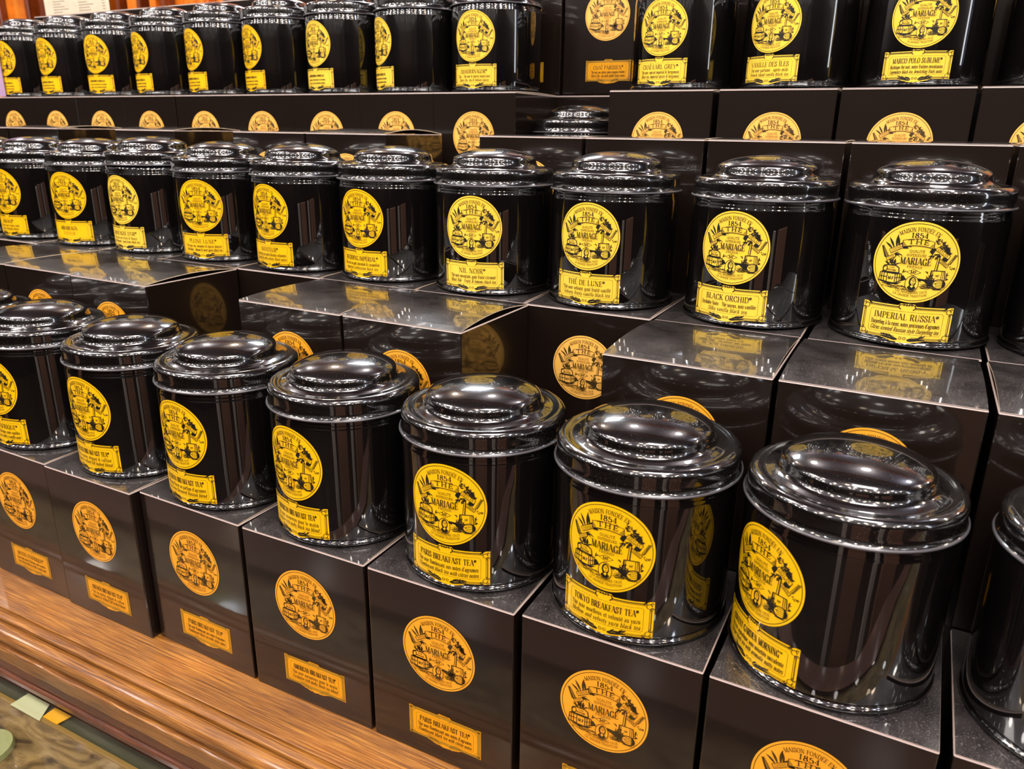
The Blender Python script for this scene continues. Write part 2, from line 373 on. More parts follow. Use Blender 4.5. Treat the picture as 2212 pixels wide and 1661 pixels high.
class Art:
    """flat drawing: quads (material index, layer) in label coordinates"""
    def __init__(self):
        self.v, self.f, self.mi = [], [], []
    def poly(self, pts, mi=1, lay=1):
        b = len(self.v)
        self.v += [(x, y, lay) for x, y in pts]
        self.f.append(tuple(range(b, b + len(pts))))
        self.mi.append(mi)
    def stroke(self, pts, w0, w1=None, mi=1, lay=1):
        w1 = w0 if w1 is None else w1
        n = len(pts) - 1
        for i in range(n):
            (x0, y0), (x1, y1) = pts[i], pts[i + 1]
            d = math.hypot(x1 - x0, y1 - y0) or 1e-9
            a = (w0 + (w1 - w0) * i / n) / 2
            b = (w0 + (w1 - w0) * (i + 1) / n) / 2
            nx, ny = -(y1 - y0) / d, (x1 - x0) / d
            ex, ey = (x1 - x0) / d * a * .3, (y1 - y0) / d * a * .3
            self.poly([(x0 - ex + nx * a, y0 - ey + ny * a), (x0 - ex - nx * a, y0 - ey - ny * a), (x1 + ex - nx * b, y1 + ey - ny * b), (x1 + ex + nx * b, y1 + ey + ny * b)], mi, lay)
    def leaf(self, x, y, a, L, wd, mi=1, lay=1, curl=0.0):
        n = 5
        pts = []
        for i in range(n + 1):
            t = i / n
            aa = a + curl * t
            pts.append((x + L * t * math.cos(aa), y + L * t * math.sin(aa)))
        up, dn = [], []
        for i, (px, py) in enumerate(pts):
            t = i / n
            h = wd * math.sin(PI * min(1, t * 0.9 + 0.08)) / 2
            aa = a + curl * t
            up.append((px - math.sin(aa) * h, py + math.cos(aa) * h))
            dn.append((px + math.sin(aa) * h, py - math.cos(aa) * h))
        for i in range(n):
            self.poly([up[i], dn[i], dn[i + 1], up[i + 1]], mi, lay)
    def text(self, s, cx, cy, size, width=None, thick=.15, thin=.05, arc=None, slant=0.0, xs=1.0, mi=1, lay=1, sp=0.05):
        tot = sum(parse(c)[0] + sp for c in s) - sp
        k = size * xs
        if width: k = min(width / tot, size * 1.9)
        x = -tot / 2 * k
        for c in s:
            w_, st = parse(c)
            for kind, pts in st:
                P = []
                for (px, py) in pts:
                    X = x + px * k + slant * py * size
                    Y = py * size
                    if arc:
                        R, sg = arc
                        if sg > 0:
                            th = X / R
                            P.append((cx + (R + Y) * math.sin(th), cy + (R + Y) * math.cos(th)))
                        else:
                            th = X / R
                            P.append((cx + (R - Y) * math.sin(th), cy - (R - Y) * math.cos(th)))
                    else:
                        P.append((cx + X, cy + Y))
                for i in range(len(P) - 1):
                    (ax, ay), (bx, by) = pts[i], pts[i + 1]
                    d = math.hypot(bx - ax, by - ay) or 1
                    if kind in 'tT': wd = thin
                    else:
                        an = math.atan2(by - ay, bx - ax)
                        wd = thin + (thick - thin) * abs(math.sin(an - 0.25)) ** 1.5
                    self.stroke([P[i], P[i + 1]], wd * size, mi=mi, lay=lay)
            x += (w_ + sp) * k
    def ring(self, r, wd, mi=1, lay=1, n=64, cx=0, cy=0, sy=1.0):
        for k in range(n):
            a, b = 2 * PI * k / n, 2 * PI * (k + 1) / n
            self.poly([(cx + (r - wd / 2) * math.cos(a), cy + sy * (r - wd / 2) * math.sin(a)), (cx + (r + wd / 2) * math.cos(a), cy + sy * (r + wd / 2) * math.sin(a)),
                       (cx + (r + wd / 2) * math.cos(b), cy + sy * (r + wd / 2) * math.sin(b)), (cx + (r - wd / 2) * math.cos(b), cy + sy * (r - wd / 2) * math.sin(b))], mi, lay)
    def field(self, xs_, top, bot, mi=0, lay=0):
        for a, b in zip(xs_, xs_[1:]):
            self.poly([(a, bot(a)), (b, bot(b)), (b, top(b)), (a, top(a))], mi, lay)
    def disc(self, cx, cy, rx, ry, mi, lay, n=14):
        xs_ = [cx - rx * math.cos(PI * k / n) for k in range(n + 1)]
        g = lambda x: ry * math.sqrt(max(0, 1 - ((x - cx) / rx) ** 2))
        self.field(xs_, lambda x: cy + g(x), lambda x: cy - g(x), mi, lay)
    def build(self, name, scale, mats, R=None, layh=0.00011, base=0.00016):
        """R None: flat on the plane y = 0 facing -y; else wrapped on a cylinder of radius R about the z axis, facing -y"""
        vs_ = []
        for x, y, l in self.v:
            h = base + layh * l
            if R is None:
                vs_.append((x * scale, -h, y * scale))
            else:
                a = x * scale / R
                vs_.append(((R + h) * math.sin(a), -(R + h) * math.cos(a), y * scale))
        return mesh(name, vs_, self.f, mats, self.mi)

# ------------------------------------------------------------------ round emblem (unit radius)
def emblem():
    A = Art()
    rnd = random.Random(3)
    A.disc(0, 0, 1.0, 1.0, 0, 0, 44)
    A.ring(0.950, 0.013, 1, 1)
    n0 = len(A.v)
    A.text('MAISON FONDÉE EN', 0, 0, 0.105, width=.95, thick=.13, thin=.065, arc=(0.80, 1), mi=1)
    A.text('1854', 0.0, 0.63, 0.125, width=.40, thick=.21, thin=.08)
    # banner with its word
    def band(x0, x1, f, h, shade=True, txt=None, ts=0.06, tw=None):
        n = 12
        xs_ = [x0 + (x1 - x0) * k / n for k in range(n + 1)]
        A.field(xs_, lambda x: f(x) + h / 2, lambda x: f(x) - h / 2, 0, 2)
        A.stroke([(x, f(x) + h / 2) for x in xs_], .012, lay=3)
        A.stroke([(x, f(x) - h / 2) for x in xs_], .016, lay=3)
        for x in (x0, x1): A.stroke([(x, f(x) - h / 2), (x, f(x) + h / 2)], .012, lay=3)
    fT = lambda x: 0.52 - 0.42 * x * x
    band(-.37, .37, fT, .17)
    for k in range(7):
        for sg in (-1, 1):
            x = sg * (.36 - k * .014)
            A.stroke([(x, fT(x) - .07), (x, fT(x) + .07 - k * .02)], .006, mi=1, lay=3)
    A.text('THÉ', 0, -1.1, 0.115, width=.47, thick=.20, thin=.12, arc=(1.58, 1), sp=.15, lay=4)
    # side ribbons: quads along a direction with lettering
    def ribbon(x0, y0, x1, y1, h, s, ts):
        d = math.hypot(x1 - x0, y1 - y0)
        ux, uy = (x1 - x0) / d, (y1 - y0) / d
        nx, ny = -uy * h / 2, ux * h / 2
        A.poly([(x0 - nx, y0 - ny), (x1 - nx, y1 - ny), (x1 + nx, y1 + ny), (x0 + nx, y0 + ny)], 0, 2)
        A.stroke([(x0 - nx, y0 - ny), (x1 - nx, y1 - ny), (x1 + nx, y1 + ny), (x0 + nx, y0 + ny), (x0 - nx, y0 - ny)], .013, lay=3)
        B = Art()
        B.text(s, 0, -ts / 2, ts, width=d * .8, thick=.16, thin=.09)
        mx_, my_ = (x0 + x1) / 2, (y0 + y1) / 2
        b = len(A.v)
        A.v += [(mx_ + x * ux - y * uy, my_ + x * uy + y * ux, 3) for x, y, _ in B.v]
        A.f += [tuple(i + b for i in f) for f in B.f]
        A.mi += [1] * len(B.f)
    ribbon(-.64, .24, -.36, .41, .105, 'CHINE', .055)
    ribbon(-.70, .03, -.50, .15, .085, 'INDE', .045)
    ribbon(.44, .40, .76, .17, .10, 'CEYLAN', .055)
    ribbon(.55, .10, .76, -.06, .075, 'FORMOSE', .04)
    # banner folds
    for pts in ([(-.36, .42), (-.24, .40), (-.22, .34), (-.34, .33)], [(.34, .42), (.44, .38), (.36, .22), (.28, .30)], [(.62, .18), (.76, .14), (.72, .06), (.58, .08)]):
        A.poly(pts, 1, 1)
    # cane leaves top left
    for x, y, a, L, wd, cu in ((-.50, .36, 1.75, .34, .06, -.2), (-.56, .34, 2.0, .30, .055, .1), (-.60, .30, 2.25, .26, .05, .2), (-.46, .38, 1.45, .28, .05, .3),
                               (-.46, .40, .95, .26, .05, -.7), (-.44, .40, .7, .30, .05, -.7), (-.44, .38, .5, .30, .045, -.5), (-.42, .36, .3, .22, .04, -.3),
                               (-.52, .12, 1.3, .22, .05, -1.3), (-.54, .10, 1.6, .20, .035, -.8), (-.54, .13, .95, .17, .035, -1.2), (-.56, .06, 1.8, .16, .03, -.6)):
        A.leaf(x, y, a, L, wd, curl=cu)
    # fern far left
    st = [(-.70, .06), (-.76, .14), (-.81, .24), (-.84, .36)]
    A.stroke(spline(st), .014)
    for k in range(9):
        t = k / 8
        x, y = -.70 - .14 * t, .06 + .28 * t
        A.leaf(x, y, 2.7, .10 * (1 - t * .5), .028)
        A.leaf(x, y, 1.1, .09 * (1 - t * .5), .026)
    # plants above the chest
    for k in range(12):
        A.leaf(-.56 + rnd.uniform(-.10, .10), -.10 + rnd.uniform(-.03, .03), rnd.uniform(.6, 2.6), .16, .035, curl=rnd.uniform(-.6, .6))
    A.stroke([(-.55, -.12), (-.53, .05), (-.46, .18)], .018)
    # barrel and chests left
    A.poly([(-.74, -.30), (-.34, -.32), (-.36, -.17), (-.44, -.12), (-.66, -.12), (-.75, -.19)], 0, 2)
    A.stroke([(-.74, -.30), (-.34, -.32), (-.36, -.17), (-.44, -.12), (-.66, -.12), (-.75, -.19), (-.74, -.30)], .026, lay=3)
    A.ring(.055, .018, 1, 3, 12, -.70, -.21, 1.4)
    A.text('THÉ', -.53, -.20, .035, width=.13, thick=.2, thin=.1, lay=3)
    A.text('Mariage', -.53, -.26, .045, width=.22, thick=.2, thin=.1, lay=3)
    A.poly([(-.82, -.54), (-.62, -.56), (-.62, -.33), (-.80, -.32)], 0, 2)
    A.poly([(-.62, -.57), (-.42, -.58), (-.42, -.34), (-.62, -.33)], 0, 2)
    A.poly([(-.42, -.58), (-.27, -.50), (-.27, -.32), (-.42, -.34)], 0, 2)
    for q in ([(-.82, -.54), (-.62, -.56), (-.62, -.33), (-.80, -.32), (-.82, -.54)], [(-.62, -.57), (-.42, -.58), (-.42, -.34), (-.62, -.33)], [(-.42, -.58), (-.27, -.50), (-.27, -.32), (-.42, -.34)]):
        A.stroke(q, .020, lay=3)
    for x in (-.76, -.70): A.stroke([(x, -.54), (x, -.33)], .02, lay=3)
    A.stroke([(-.82, -.43), (-.62, -.44)], .022, lay=3)
    A.stroke([(-.37, -.55), (-.37, -.34)], .02, lay=3)
    A.stroke([(-.31, -.52), (-.31, -.33)], .02, lay=3)
    A.stroke([(-.42, -.45), (-.27, -.41)], .018, lay=3)
    A.text('M.F', -.52, -.49, .075, width=.14, thick=.26, thin=.12, lay=3)
    A.poly([(-.80, -.33), (-.30, -.33), (-.34, -.29), (-.76, -.29)], 1, 3)
    A.poly([(-.27, -.52), (-.14, -.46), (-.22, -.36), (-.27, -.36)], 1, 1)
    A.leaf(-.26, -.30, 1.3, .12, .03); A.leaf(-.24, -.28, .7, .09, .025)
    A.poly([(-.86, -.55), (-.62, -.62), (-.36, -.62), (-.24, -.54), (-.42, -.58), (-.62, -.57)], 1, 1)
    # ground hatching
    for k in range(70):
        x = rnd.uniform(-.74, -.16); y = -.60 - rnd.uniform(0, .11) - .03 * (x + .8)
        A.stroke([(x, y), (x + rnd.uniform(.05, .14), y - .01)], .010, .003)
    for k in range(90):
        x = rnd.uniform(.16, .70); y = -.55 - rnd.uniform(0, .14) + .02 * x
        A.stroke([(x, y), (x + rnd.uniform(.05, .13), y - .006)], .010, .003)
    A.poly([(.12, -.40), (.34, -.42), (.46, -.50), (.44, -.60), (.24, -.52), (.10, -.45)], 1, 1)
    # palm at the right
    A.poly([(.46, -.18), (.52, -.18), (.54, .20), (.50, .22)], 0, 1)
    A.stroke([(.47, -.18), (.505, .22)], .016, lay=2); A.stroke([(.52, -.18), (.545, .20)], .026, lay=2)
    for k in range(26):
        cx_, cy_ = rnd.uniform(.40, .84), 0
        cy_ = .58 - (cx_ - .4) * .55 + rnd.uniform(-.13, .07)
        if math.hypot(cx_, cy_) > .80: cx_, cy_ = cx_ * .78 / math.hypot(cx_, cy_), cy_ * .78 / math.hypot(cx_, cy_)
        for q in range(4):
            A.leaf(cx_, cy_, rnd.uniform(-1.0, 2.6), rnd.uniform(.06, .11), .020)
    for k in range(16):
        A.leaf(rnd.uniform(.34, .60), rnd.uniform(.16, .26), rnd.uniform(2.4, 4.4), .10, .028)
    # twig
    A.stroke(spline([(.78, -.02), (.84, .06), (.88, .16), (.93, .24)]), .012)
    for k in range(8):
        t = k / 7
        A.leaf(.79 + .13 * t, .0 + .22 * t, 2.4, .05, .022); A.leaf(.79 + .13 * t, .0 + .22 * t, .2, .055, .022)
    for k in range(7): A.leaf(.80 + .02 * k, -.08 - .02 * (k % 3), rnd.uniform(-.6, .6), .06, .02)
    # chest, barrel and bundles right
    A.poly([(.38, -.44), (.74, -.42), (.72, -.18), (.40, -.18)], 0, 2)
    A.stroke([(.38, -.44), (.74, -.42), (.72, -.18), (.40, -.18), (.38, -.44)], .022, lay=3)
    for x in (.41, .44, .65, .69): A.stroke([(x, -.43), (x, -.19)], .013, lay=3)
    A.text('MF', .56, -.33, .05, width=.09, thick=.2, thin=.1, lay=3)
    A.disc(.62, -.52, .15, .115, 0, 4, 10)
    A.ring(.15, .03, 1, 5, 20, .62, -.52, .78)
    for q in range(4): A.stroke([(.54, -.45 - .045 * q), (.72, -.45 - .045 * q)], .013, lay=5)
    A.poly([(.70, -.42), (.78, -.48), (.77, -.58), (.70, -.62)], 1, 5)
    for k in range(60):
        a, r = rnd.uniform(0, 6.3), rnd.uniform(0, .12)
        A.leaf(.40 + r * math.cos(a) * .9, -.46 + r * math.sin(a) * 1.2, rnd.uniform(0, 6.3), .07, .024, lay=4)
    for k in range(6): A.leaf(.33, -.28 + .01 * k, 1.7 + k * .25, .07, .02)
    for k in range(8): A.leaf(.76, -.42 + .05 * (k % 4), rnd.uniform(-.8, 1.2), .08, .022)
    # lettering in the middle
    A.text('QUALITÉ', .0, .255, .066, width=.36, thick=.13, thin=.11, mi=2)
    A.text('SUPÉRIEURE', .0, .155, .062, width=.46, thick=.13, thin=.11, mi=2)
    A.text('MARIAGE', .0, -.055, .175, width=.72, thick=.15, thin=.06, lay=5)
    A.text('FRÈRES', .0, -.15, .055, width=.36, thick=.15, thin=.11, mi=2)
    A.stroke([(-.17, -.255), (0, -.175), (.17, -.255), (0, -.335), (-.17, -.255)], .011)
    A.text('MF', 0, -.29, .075, width=.15, thick=.26, thin=.09)
    # small oval portrait
    A.disc(0, -.55, .155, .205, 0, 5, 14)
    A.ring(.155, .014, 1, 6, 28, 0, -.55, 1.32)
    A.disc(0.01, -.50, .085, .13, 1, 6, 10)
    A.disc(0.02, -.49, .055, .085, 0, 7, 10)
    A.poly([(-.10, -.66), (-.05, -.60), (.06, -.60), (.11, -.66), (.05, -.73), (-.04, -.73)], 1, 7)
    A.poly([(-.03, -.62), (.02, -.66), (.05, -.60), (.01, -.585)], 0, 8)
    for pts in ([(-.02, -.47), (.01, -.475)], [(.035, -.475), (.065, -.47)], [(.02, -.47), (.03, -.51)], [(.0, -.54), (.05, -.54)], [(-.03, -.44), (.07, -.44)]):
        A.stroke(pts, .012, lay=8)
    A.text('"LES MEILLEURS CRUS', 0, .55, .058, width=.80, thick=.12, thin=.10, arc=(1.37, -1), mi=2)
    A.text('LA GRANDE TRADITION"', 0, .55, .058, width=.84, thick=.12, thin=.10, arc=(1.46, -1), mi=2)
    A.v[n0:] = [(x * .95, y * .95 + .005, l) for x, y, l in A.v[n0:]]
    return A

# ------------------------------------------------------------------ name labels (half width 1)
HH = 0.40
def name_art(lines, print_style):
    """lines: (title, line two, line three) or None for a label too far away to read"""
    A = Art()
    rnd = random.Random(str(lines))
    n = 40
    xs_ = [-1 + 2 * k / n for k in range(n + 1)]
    def top(x):
        t = HH
        if abs(x) < .19: t += .05
        if abs(x) > .86: t += .025 * (1 if int(abs(x) * 40) % 2 else .4)
        return t - (.02 if .80 < abs(x) < .86 else 0)
    def bot(x):
        t = -HH
        if abs(x) < .46: t -= .085 * (1 - (abs(x) / .46) ** 2) + .02 * (rnd.random())
        if abs(x) > .86: t -= .02 * (1 if int(abs(x) * 40) % 2 else .3)
        return t
    tb = {x: (top(x), bot(x)) for x in xs_}
    A.field(xs_, lambda x: tb[x][0], lambda x: tb[x][1], 0, 0)
    bi = 3 if print_style else 1
    if print_style:
        for a, b, c, d in ((-.98, .98, .33, .40), (-.98, .98, -.395, -.33), (-.985, -.90, -.39, .39), (.90, .985, -.39, .39)):
            A.poly([(a, c), (b, c), (b, d), (a, d)] if b - a < .2 else [(a, c), (0, c), (0, d), (a, d)], 3, 1)
            if b - a > .2: A.poly([(0, c), (b, c), (b, d), (0, d)], 3, 1)
    for k in range(-5, 6):
        pass
    seg = lambda a, b, y, nn=8: [(a + (b - a) * i / nn, y) for i in range(nn + 1)]
    for y, wd in ((.365, .020), (.338, .009), (-.37, .012), (-.345, .009)):
        A.stroke(seg(-.84, -.18, y), wd, mi=bi, lay=2)
        A.stroke(seg(.18, .84, y), wd, mi=bi, lay=2)
    for sx in (-1, 1):
        A.stroke([(sx * .95, -.26), (sx * .95, .26)], .016, mi=bi, lay=2)
        A.stroke([(sx * .915, -.26), (sx * .915, .26)], .009, mi=bi, lay=2)
        for sy in (-1, 1):
            for (ox, oy, r) in ((.90, .31, .055), (.955, .24, .035), (.82, .36, .030), (.955, .36, .025)):
                A.stroke([(sx * (ox + r * math.cos(q * .8)) , sy * (oy + r * math.sin(q * .8) * 1.0)) for q in range(7)], .018, .010, mi=bi, lay=2)
        A.stroke([(sx * .16, .43), (sx * .18, .36), (sx * .13, .31)], .022, mi=bi, lay=2)
        for k in range(6):
            A.leaf(sx * (.10 + .055 * k), -.41 + .012 * k, (0.45 if sx > 0 else PI - .45) + rnd.uniform(-.3, .3), .13, .034, mi=bi, lay=2)
            A.leaf(sx * (.10 + .055 * k), -.42 + .010 * k, (-.15 if sx > 0 else PI + .15), .12, .03, mi=bi, lay=2)
        A.ring(.030, .012, bi, 2, 8, sx * .045, -.38)
    A.stroke([(-.15, .42), (-.08, .44), (0, .41), (.08, .44), (.15, .42)], .016, mi=bi, lay=2)
    for x in (-.09, -.03, .03, .09): A.leaf(x, .40, 1.2 + x * 4, .06, .03, mi=bi, lay=2)
    # inner rounded frame
    ir = [(-.80, -.24), (-.80, .22), (-.76, .26), (.76, .26), (.80, .22), (.80, -.24), (.76, -.28), (-.76, -.28), (-.80, -.24)]
    out = []
    for a, b in zip(ir, ir[1:]):
        m = max(1, int(abs(b[0] - a[0]) / .2))
        out += [(a[0] + (b[0] - a[0]) * i / m, a[1] + (b[1] - a[1]) * i / m) for i in range(m)]
    A.stroke(out + [ir[0]], .006, mi=2, lay=1)
    if lines and len(lines) == 3:
        t, l2, l3 = lines
        A.text(t, 0, .06, .145, width=min(1.40, .092 * len(t) + .05), thick=.135, thin=.05, lay=2)
        A.text(l2, 0, -.095, .105, width=min(1.50, .046 * len(l2) + .06), thick=.11, thin=.055, lay=2)
        A.text(l3, 0, -.235, .105, width=min(1.50, .044 * len(l3) + .06), thick=.11, thin=.055, slant=.22, lay=2)
    elif lines and len(lines) == 2:
        A.text(lines[0], -.05, .03, .15, width=.095 * len(lines[0]), thick=.14, thin=.06, lay=2)
        A.text(lines[1], -.05, -.18, .13, width=.09 * len(lines[1]), thick=.08, thin=.05, mi=2, lay=2)
    else:
        for yy, hh_, L in ((.06, .10, rnd.uniform(.35, .55)), (-.09, .06, rnd.uniform(.55, .7)), (-.23, .06, rnd.uniform(.5, .68))):
            x = -L
            while x < L:
                s = rnd.uniform(.03, .06)
                A.stroke([(x, yy + hh_ * rnd.uniform(0, .3)), (x + s * .5, yy + hh_), (x + s, yy)], .016, mi=2, lay=2)
                x += s * 1.05 + (.035 if rnd.random() < .18 else 0)
    return A

EMB = emblem()
RT = 0.0485
ME_EMB = {
    'yel': EMB.build('round_emblem', 0.0245, [M_YEL, M_INK, M_DARKOL], R=RT),
    'lem': EMB.build('round_emblem', 0.0245, [M_LEM, M_INK, M_DARKOL], R=RT),
    'pale': EMB.build('round_emblem', 0.0252, [M_PEACH, M_DARKOL, M_BROWN]),
    'box': EMB.build('round_emblem', 0.0252, [M_ORA, M_DARKOL, M_BROWN]),
}

# ------------------------------------------------------------------ tins
BODY = [(0, 0.0), (0.046, 0.0), (0.0484, 0.0004), (0.0493, 0.0013), (0.0493, 0.0021), (0.0486, 0.0029), (0.0479, 0.0034), (0.0478, 0.0040), (RT - .0002, 0.0046), (RT, 0.0056),
        (RT, 0.0300), (RT, 0.0600), (RT, 0.0780), (RT - .0001, 0.0790), (RT - .0004, 0.0796), (RT - .0003, 0.0804), (RT - .0006, 0.0812), (0.0478, 0.0820), (0.0477, 0.0850), (0.0470, 0.0860), (0.0440, 0.0862), (0, 0.0862)]
LID = [(0.0479, 0.0004), (0.0490, 0.0001), (0.0498, 0.0003), (0.0502, 0.0008), (0.0500, 0.0014), (0.0493, 0.0017), (0.0487, 0.0021), (0.0486, 0.0060), (0.0486, 0.0098), (0.0484, 0.0112), (0.0478, 0.0124), (0.0468, 0.0133), (0.0454, 0.0138),
       (0.0438, 0.0138), (0.0424, 0.0134), (0.0410, 0.0132), (0.0394, 0.0136), (0.0378, 0.0142), (0.0364, 0.0146), (0.0352, 0.0154), (0.0345, 0.0168), (0.0342, 0.0184), (0.0340, 0.0198), (0.0335, 0.0210), (0.0326, 0.0219),
       (0.0310, 0.0229), (0.0280, 0.0242), (0.0240, 0.0256), (0.0190, 0.0268), (0.0130, 0.0277), (0.0070, 0.0282), (0, 0.0284)]
M_RIM = Mat('worn_grey_rolled_rim', rgb(88, 86, 90), rough=0.36, spec=0.5, metal=0.4, coat=0.3).m
ME_BODY = lathe('tin_body', BODY, [M_TIN, M_RIM], rim=())
ME_LID = lathe('tin_lid', LID, [M_LID, M_RIM], rim=(2, 3, 4))
NAMECACHE = {}
def name_mesh(lines, style):
    k = (lines, style)
    if k not in NAMECACHE:
        A = name_art(lines, style == 'box')
        if style == 'box':
            NAMECACHE[k] = A.build('name_plate_print', 0.0258, [M_GOLD, M_INK, M_BROWN, M_OLIVE])
        else:
            NAMECACHE[k] = A.build('name_plate_print', 0.0262, [M_YEL if style == 'yel' else M_LEM, M_INK, M_DARKOL], R=RT)
    return NAMECACHE[k]
YMAX = {}
def slide(x, y, y2):
    """same sight line from the camera, other depth"""
    return CAM.x + (x - CAM.x) * (y2 - CAM.y) / (y - CAM.y), y2
def make_tin(x, y, z, yaw, style, lines, label, group, lift=0.0, tilt=0.0):
    t = bpy.data.objects.new('tea_tin', None)
    t.empty_display_size = 0.03
    C.objects.link(t)
    t.location = (x, y, z + 0.0003)
    t.rotation_euler = (0, 0, math.radians(yaw))
    tag(t, label, 'tin', group)
    link('tin_body', ME_BODY, t)
    lid = link('lid', ME_LID, t, (0, 0, 0.0838 + lift), random.uniform(0, 6))
    lid.rotation_euler = (tilt, 0, lid.rotation_euler[2])
    link('round_label', ME_EMB[style], t, (0, 0, 0.0531))
    link('name_label', name_mesh(lines, style), t, (0, 0, 0.0158))
    return t

# ------------------------------------------------------------------ boxes
W, H = 0.1, 0.1240
def carton():
    bm = bmesh.new()
    bm_box(bm, 0, W, 0, W, 0, H - 0.0007, bev=0.0007)
    for f in bm.faces:
        n = f.normal
        ax = max(abs(n.x), abs(n.y), abs(n.z))
        # the narrow bevel faces are the scuffed folds of the card
        f.material_index = 1 if (ax < 0.985 and n.z > 0.2) else 0
    return bm_mesh('carton', bm, [M_BOX, M_EDGE])
def lid_panel(arch, warp=0.0):
    """thin top flap: printed card above, raw cream card on the two cut ends, scuffed front fold"""
    nx, ny = 6, 14
    T = 0.0006
    vs_, fs, mi = [], [], []
    def zz(i, j):
        s, t = i / nx, j / ny
        return H - T + arch * math.sin(PI * min(1, t * 1.02)) ** 0.9 * (1 + warp * (s - .5)) + 0.0001
    for layer in (0, 1):
        for i in range(nx + 1):
            for j in range(ny + 1):
                x = 0.0004 + (W - 0.0008) * i / nx
                y = 0.0001 + (W - 0.0006) * j / ny
                z = zz(i, j) + (T if layer else 0)
                if j == 0 and layer: z -= 0.00025
                vs_.append((x, y, z))
    N = (nx + 1) * (ny + 1)
    id_ = lambda i, j, l: l * N + i * (ny + 1) + j
    for i in range(nx):
        for j in range(ny):
            fs.append((id_(i, j, 1), id_(i + 1, j, 1), id_(i + 1, j + 1, 1), id_(i, j + 1, 1))); mi.append(0)
            fs.append((id_(i, j, 0), id_(i, j + 1, 0), id_(i + 1, j + 1, 0), id_(i + 1, j, 0))); mi.append(1)
    for j in range(ny):
        fs.append((id_(0, j, 0), id_(0, j, 1), id_(0, j + 1, 1), id_(0, j + 1, 0))); mi.append(1)
        fs.append((id_(nx, j, 0), id_(nx, j + 1, 0), id_(nx, j + 1, 1), id_(nx, j, 1))); mi.append(1)
    for i in range(nx):
        fs.append((id_(i, 0, 0), id_(i + 1, 0, 0), id_(i + 1, 0, 1), id_(i, 0, 1))); mi.append(2)
        fs.append((id_(i, ny, 0), id_(i, ny, 1), id_(i + 1, ny, 1), id_(i + 1, ny, 0))); mi.append(2)
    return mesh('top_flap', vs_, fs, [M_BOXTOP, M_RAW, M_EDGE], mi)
ME_CARTON = carton()
FLAPS = {}
def flap(arch, warp=0.0):
    k = (round(arch, 4), round(warp, 2))
    if k not in FLAPS: FLAPS[k] = lid_panel(*k)
    return FLAPS[k]
def make_box(x, y, z, rot, label, group, lines=None, arch=0.0006, warp=0.0, em='box'):
    t = bpy.data.objects.new('carton_box', None)
    t.empty_display_size = 0.03
    C.objects.link(t)
    t.location = (x, y, z + 0.0002)
    t.rotation_euler = (0, 0, math.radians(rot))
    tag(t, label, 'box', group)
    link('carton', ME_CARTON, t)
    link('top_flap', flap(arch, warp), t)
    link('round_label', ME_EMB[em], t, (0.05, 0, 0.0793))
    link('name_label', name_mesh(lines, 'box'), t, (0.0535, 0, 0.0238))
    return t

# ------------------------------------------------------------------ structure: room, wall, floor, ceiling
def boxobj(name, x0, x1, y0, y1, z0, z1, mat, kind=None, parent=None, bev=0.0):
    bm = bmesh.new()
    bm_box(bm, x0, x1, y0, y1, z0, z1, bev)
    o = link(name, bm_mesh(name, bm, [mat]), parent)
    if kind: o['kind'] = kind
    return o
boxobj('floor', -4.2, 4.2, -4.2, 4.6, -1.0, -0.95, M_FLOOR, 'structure')
boxobj('ceiling', -4.2, 4.2, -4.2, 4.6, 2.2, 2.25, M_CEIL, 'structure')
boxobj('wall_back', -4.2, 4.2, 4.5, 4.6, -0.95, 2.2, M_WALL, 'structure')
boxobj('wall_left', -4.3, -4.2, -4.2, 4.6, -0.95, 2.2, M_DARKW, 'structure')
boxobj('wall_right', 4.2, 4.3, -4.2, 4.6, -0.95, 2.2, M_DARKW, 'structure')
boxobj('wall_front', -4.2, 4.2, -4.3, -4.2, -0.95, 2.2, M_DARKW, 'structure')
for i, y in enumerate((0.9, 1.9, 2.9, 3.9)):
    boxobj('trim_%d' % (i + 1), -4.2, 4.2, y, y + 0.12, 2.08, 2.199, M_WALLD, 'structure')
for i, (x0, x1, m) in enumerate(((0.54, 0.60, M_REFLC), (0.67, 0.92, M_REFLB), (1.10, 1.17, M_REFLC), (1.30, 1.75, M_REFLB), (-0.9, -0.7, M_REFLB))):  # unseen boards added behind the camera to put stripes into tin reflections
    boxobj('trim_%d' % (i + 5), x0, x1, -0.80, -0.76, -0.95, 0.22, m, 'structure')
boxobj('window_1', 4.17, 4.199, -0.55, -0.35, 0.36, 1.9, M_WINDOW, 'structure')
boxobj('trim_10', 4.17, 4.199, -0.30, 0.0, 0.36, 1.9, M_BLUE, 'structure')

# ------------------------------------------------------------------ wooden counter with moulded nosing
X0, X1 = -1.3, 1.5
def extrude_profile(name, prof, mat, x0=X0, x1=X1, parent=None, nx=1, wob=0.0):
    vs_, fs = [], []
    n = len(prof)
    rr = random.Random(5)
    for i in range(nx + 1):
        x = x0 + (x1 - x0) * i / nx
        for (y, z) in prof:
            vs_.append((x, y + rr.uniform(-wob, wob), z + rr.uniform(-wob, wob)))
    for i in range(nx):
        for k in range(n):
            k2 = (k + 1) % n
            fs.append((i * n + k, i * n + k2, (i + 1) * n + k2, (i + 1) * n + k))
    fs.append(tuple(range(n - 1, -1, -1)))
    fs.append(tuple(nx * n + k for k in range(n)))
    me = mesh(name, vs_, fs, [mat], smooth=False)
    bm = bmesh.new(); bm.from_mesh(me); bmesh.ops.recalc_face_normals(bm, faces=bm.faces); bm.to_mesh(me); bm.free()
    return link(name, me, parent)
ctr = bpy.data.objects.new('wooden_counter', None)
C.objects.link(ctr)
tag(ctr, 'worn orange-brown oak counter with a rounded moulded front edge', 'counter')
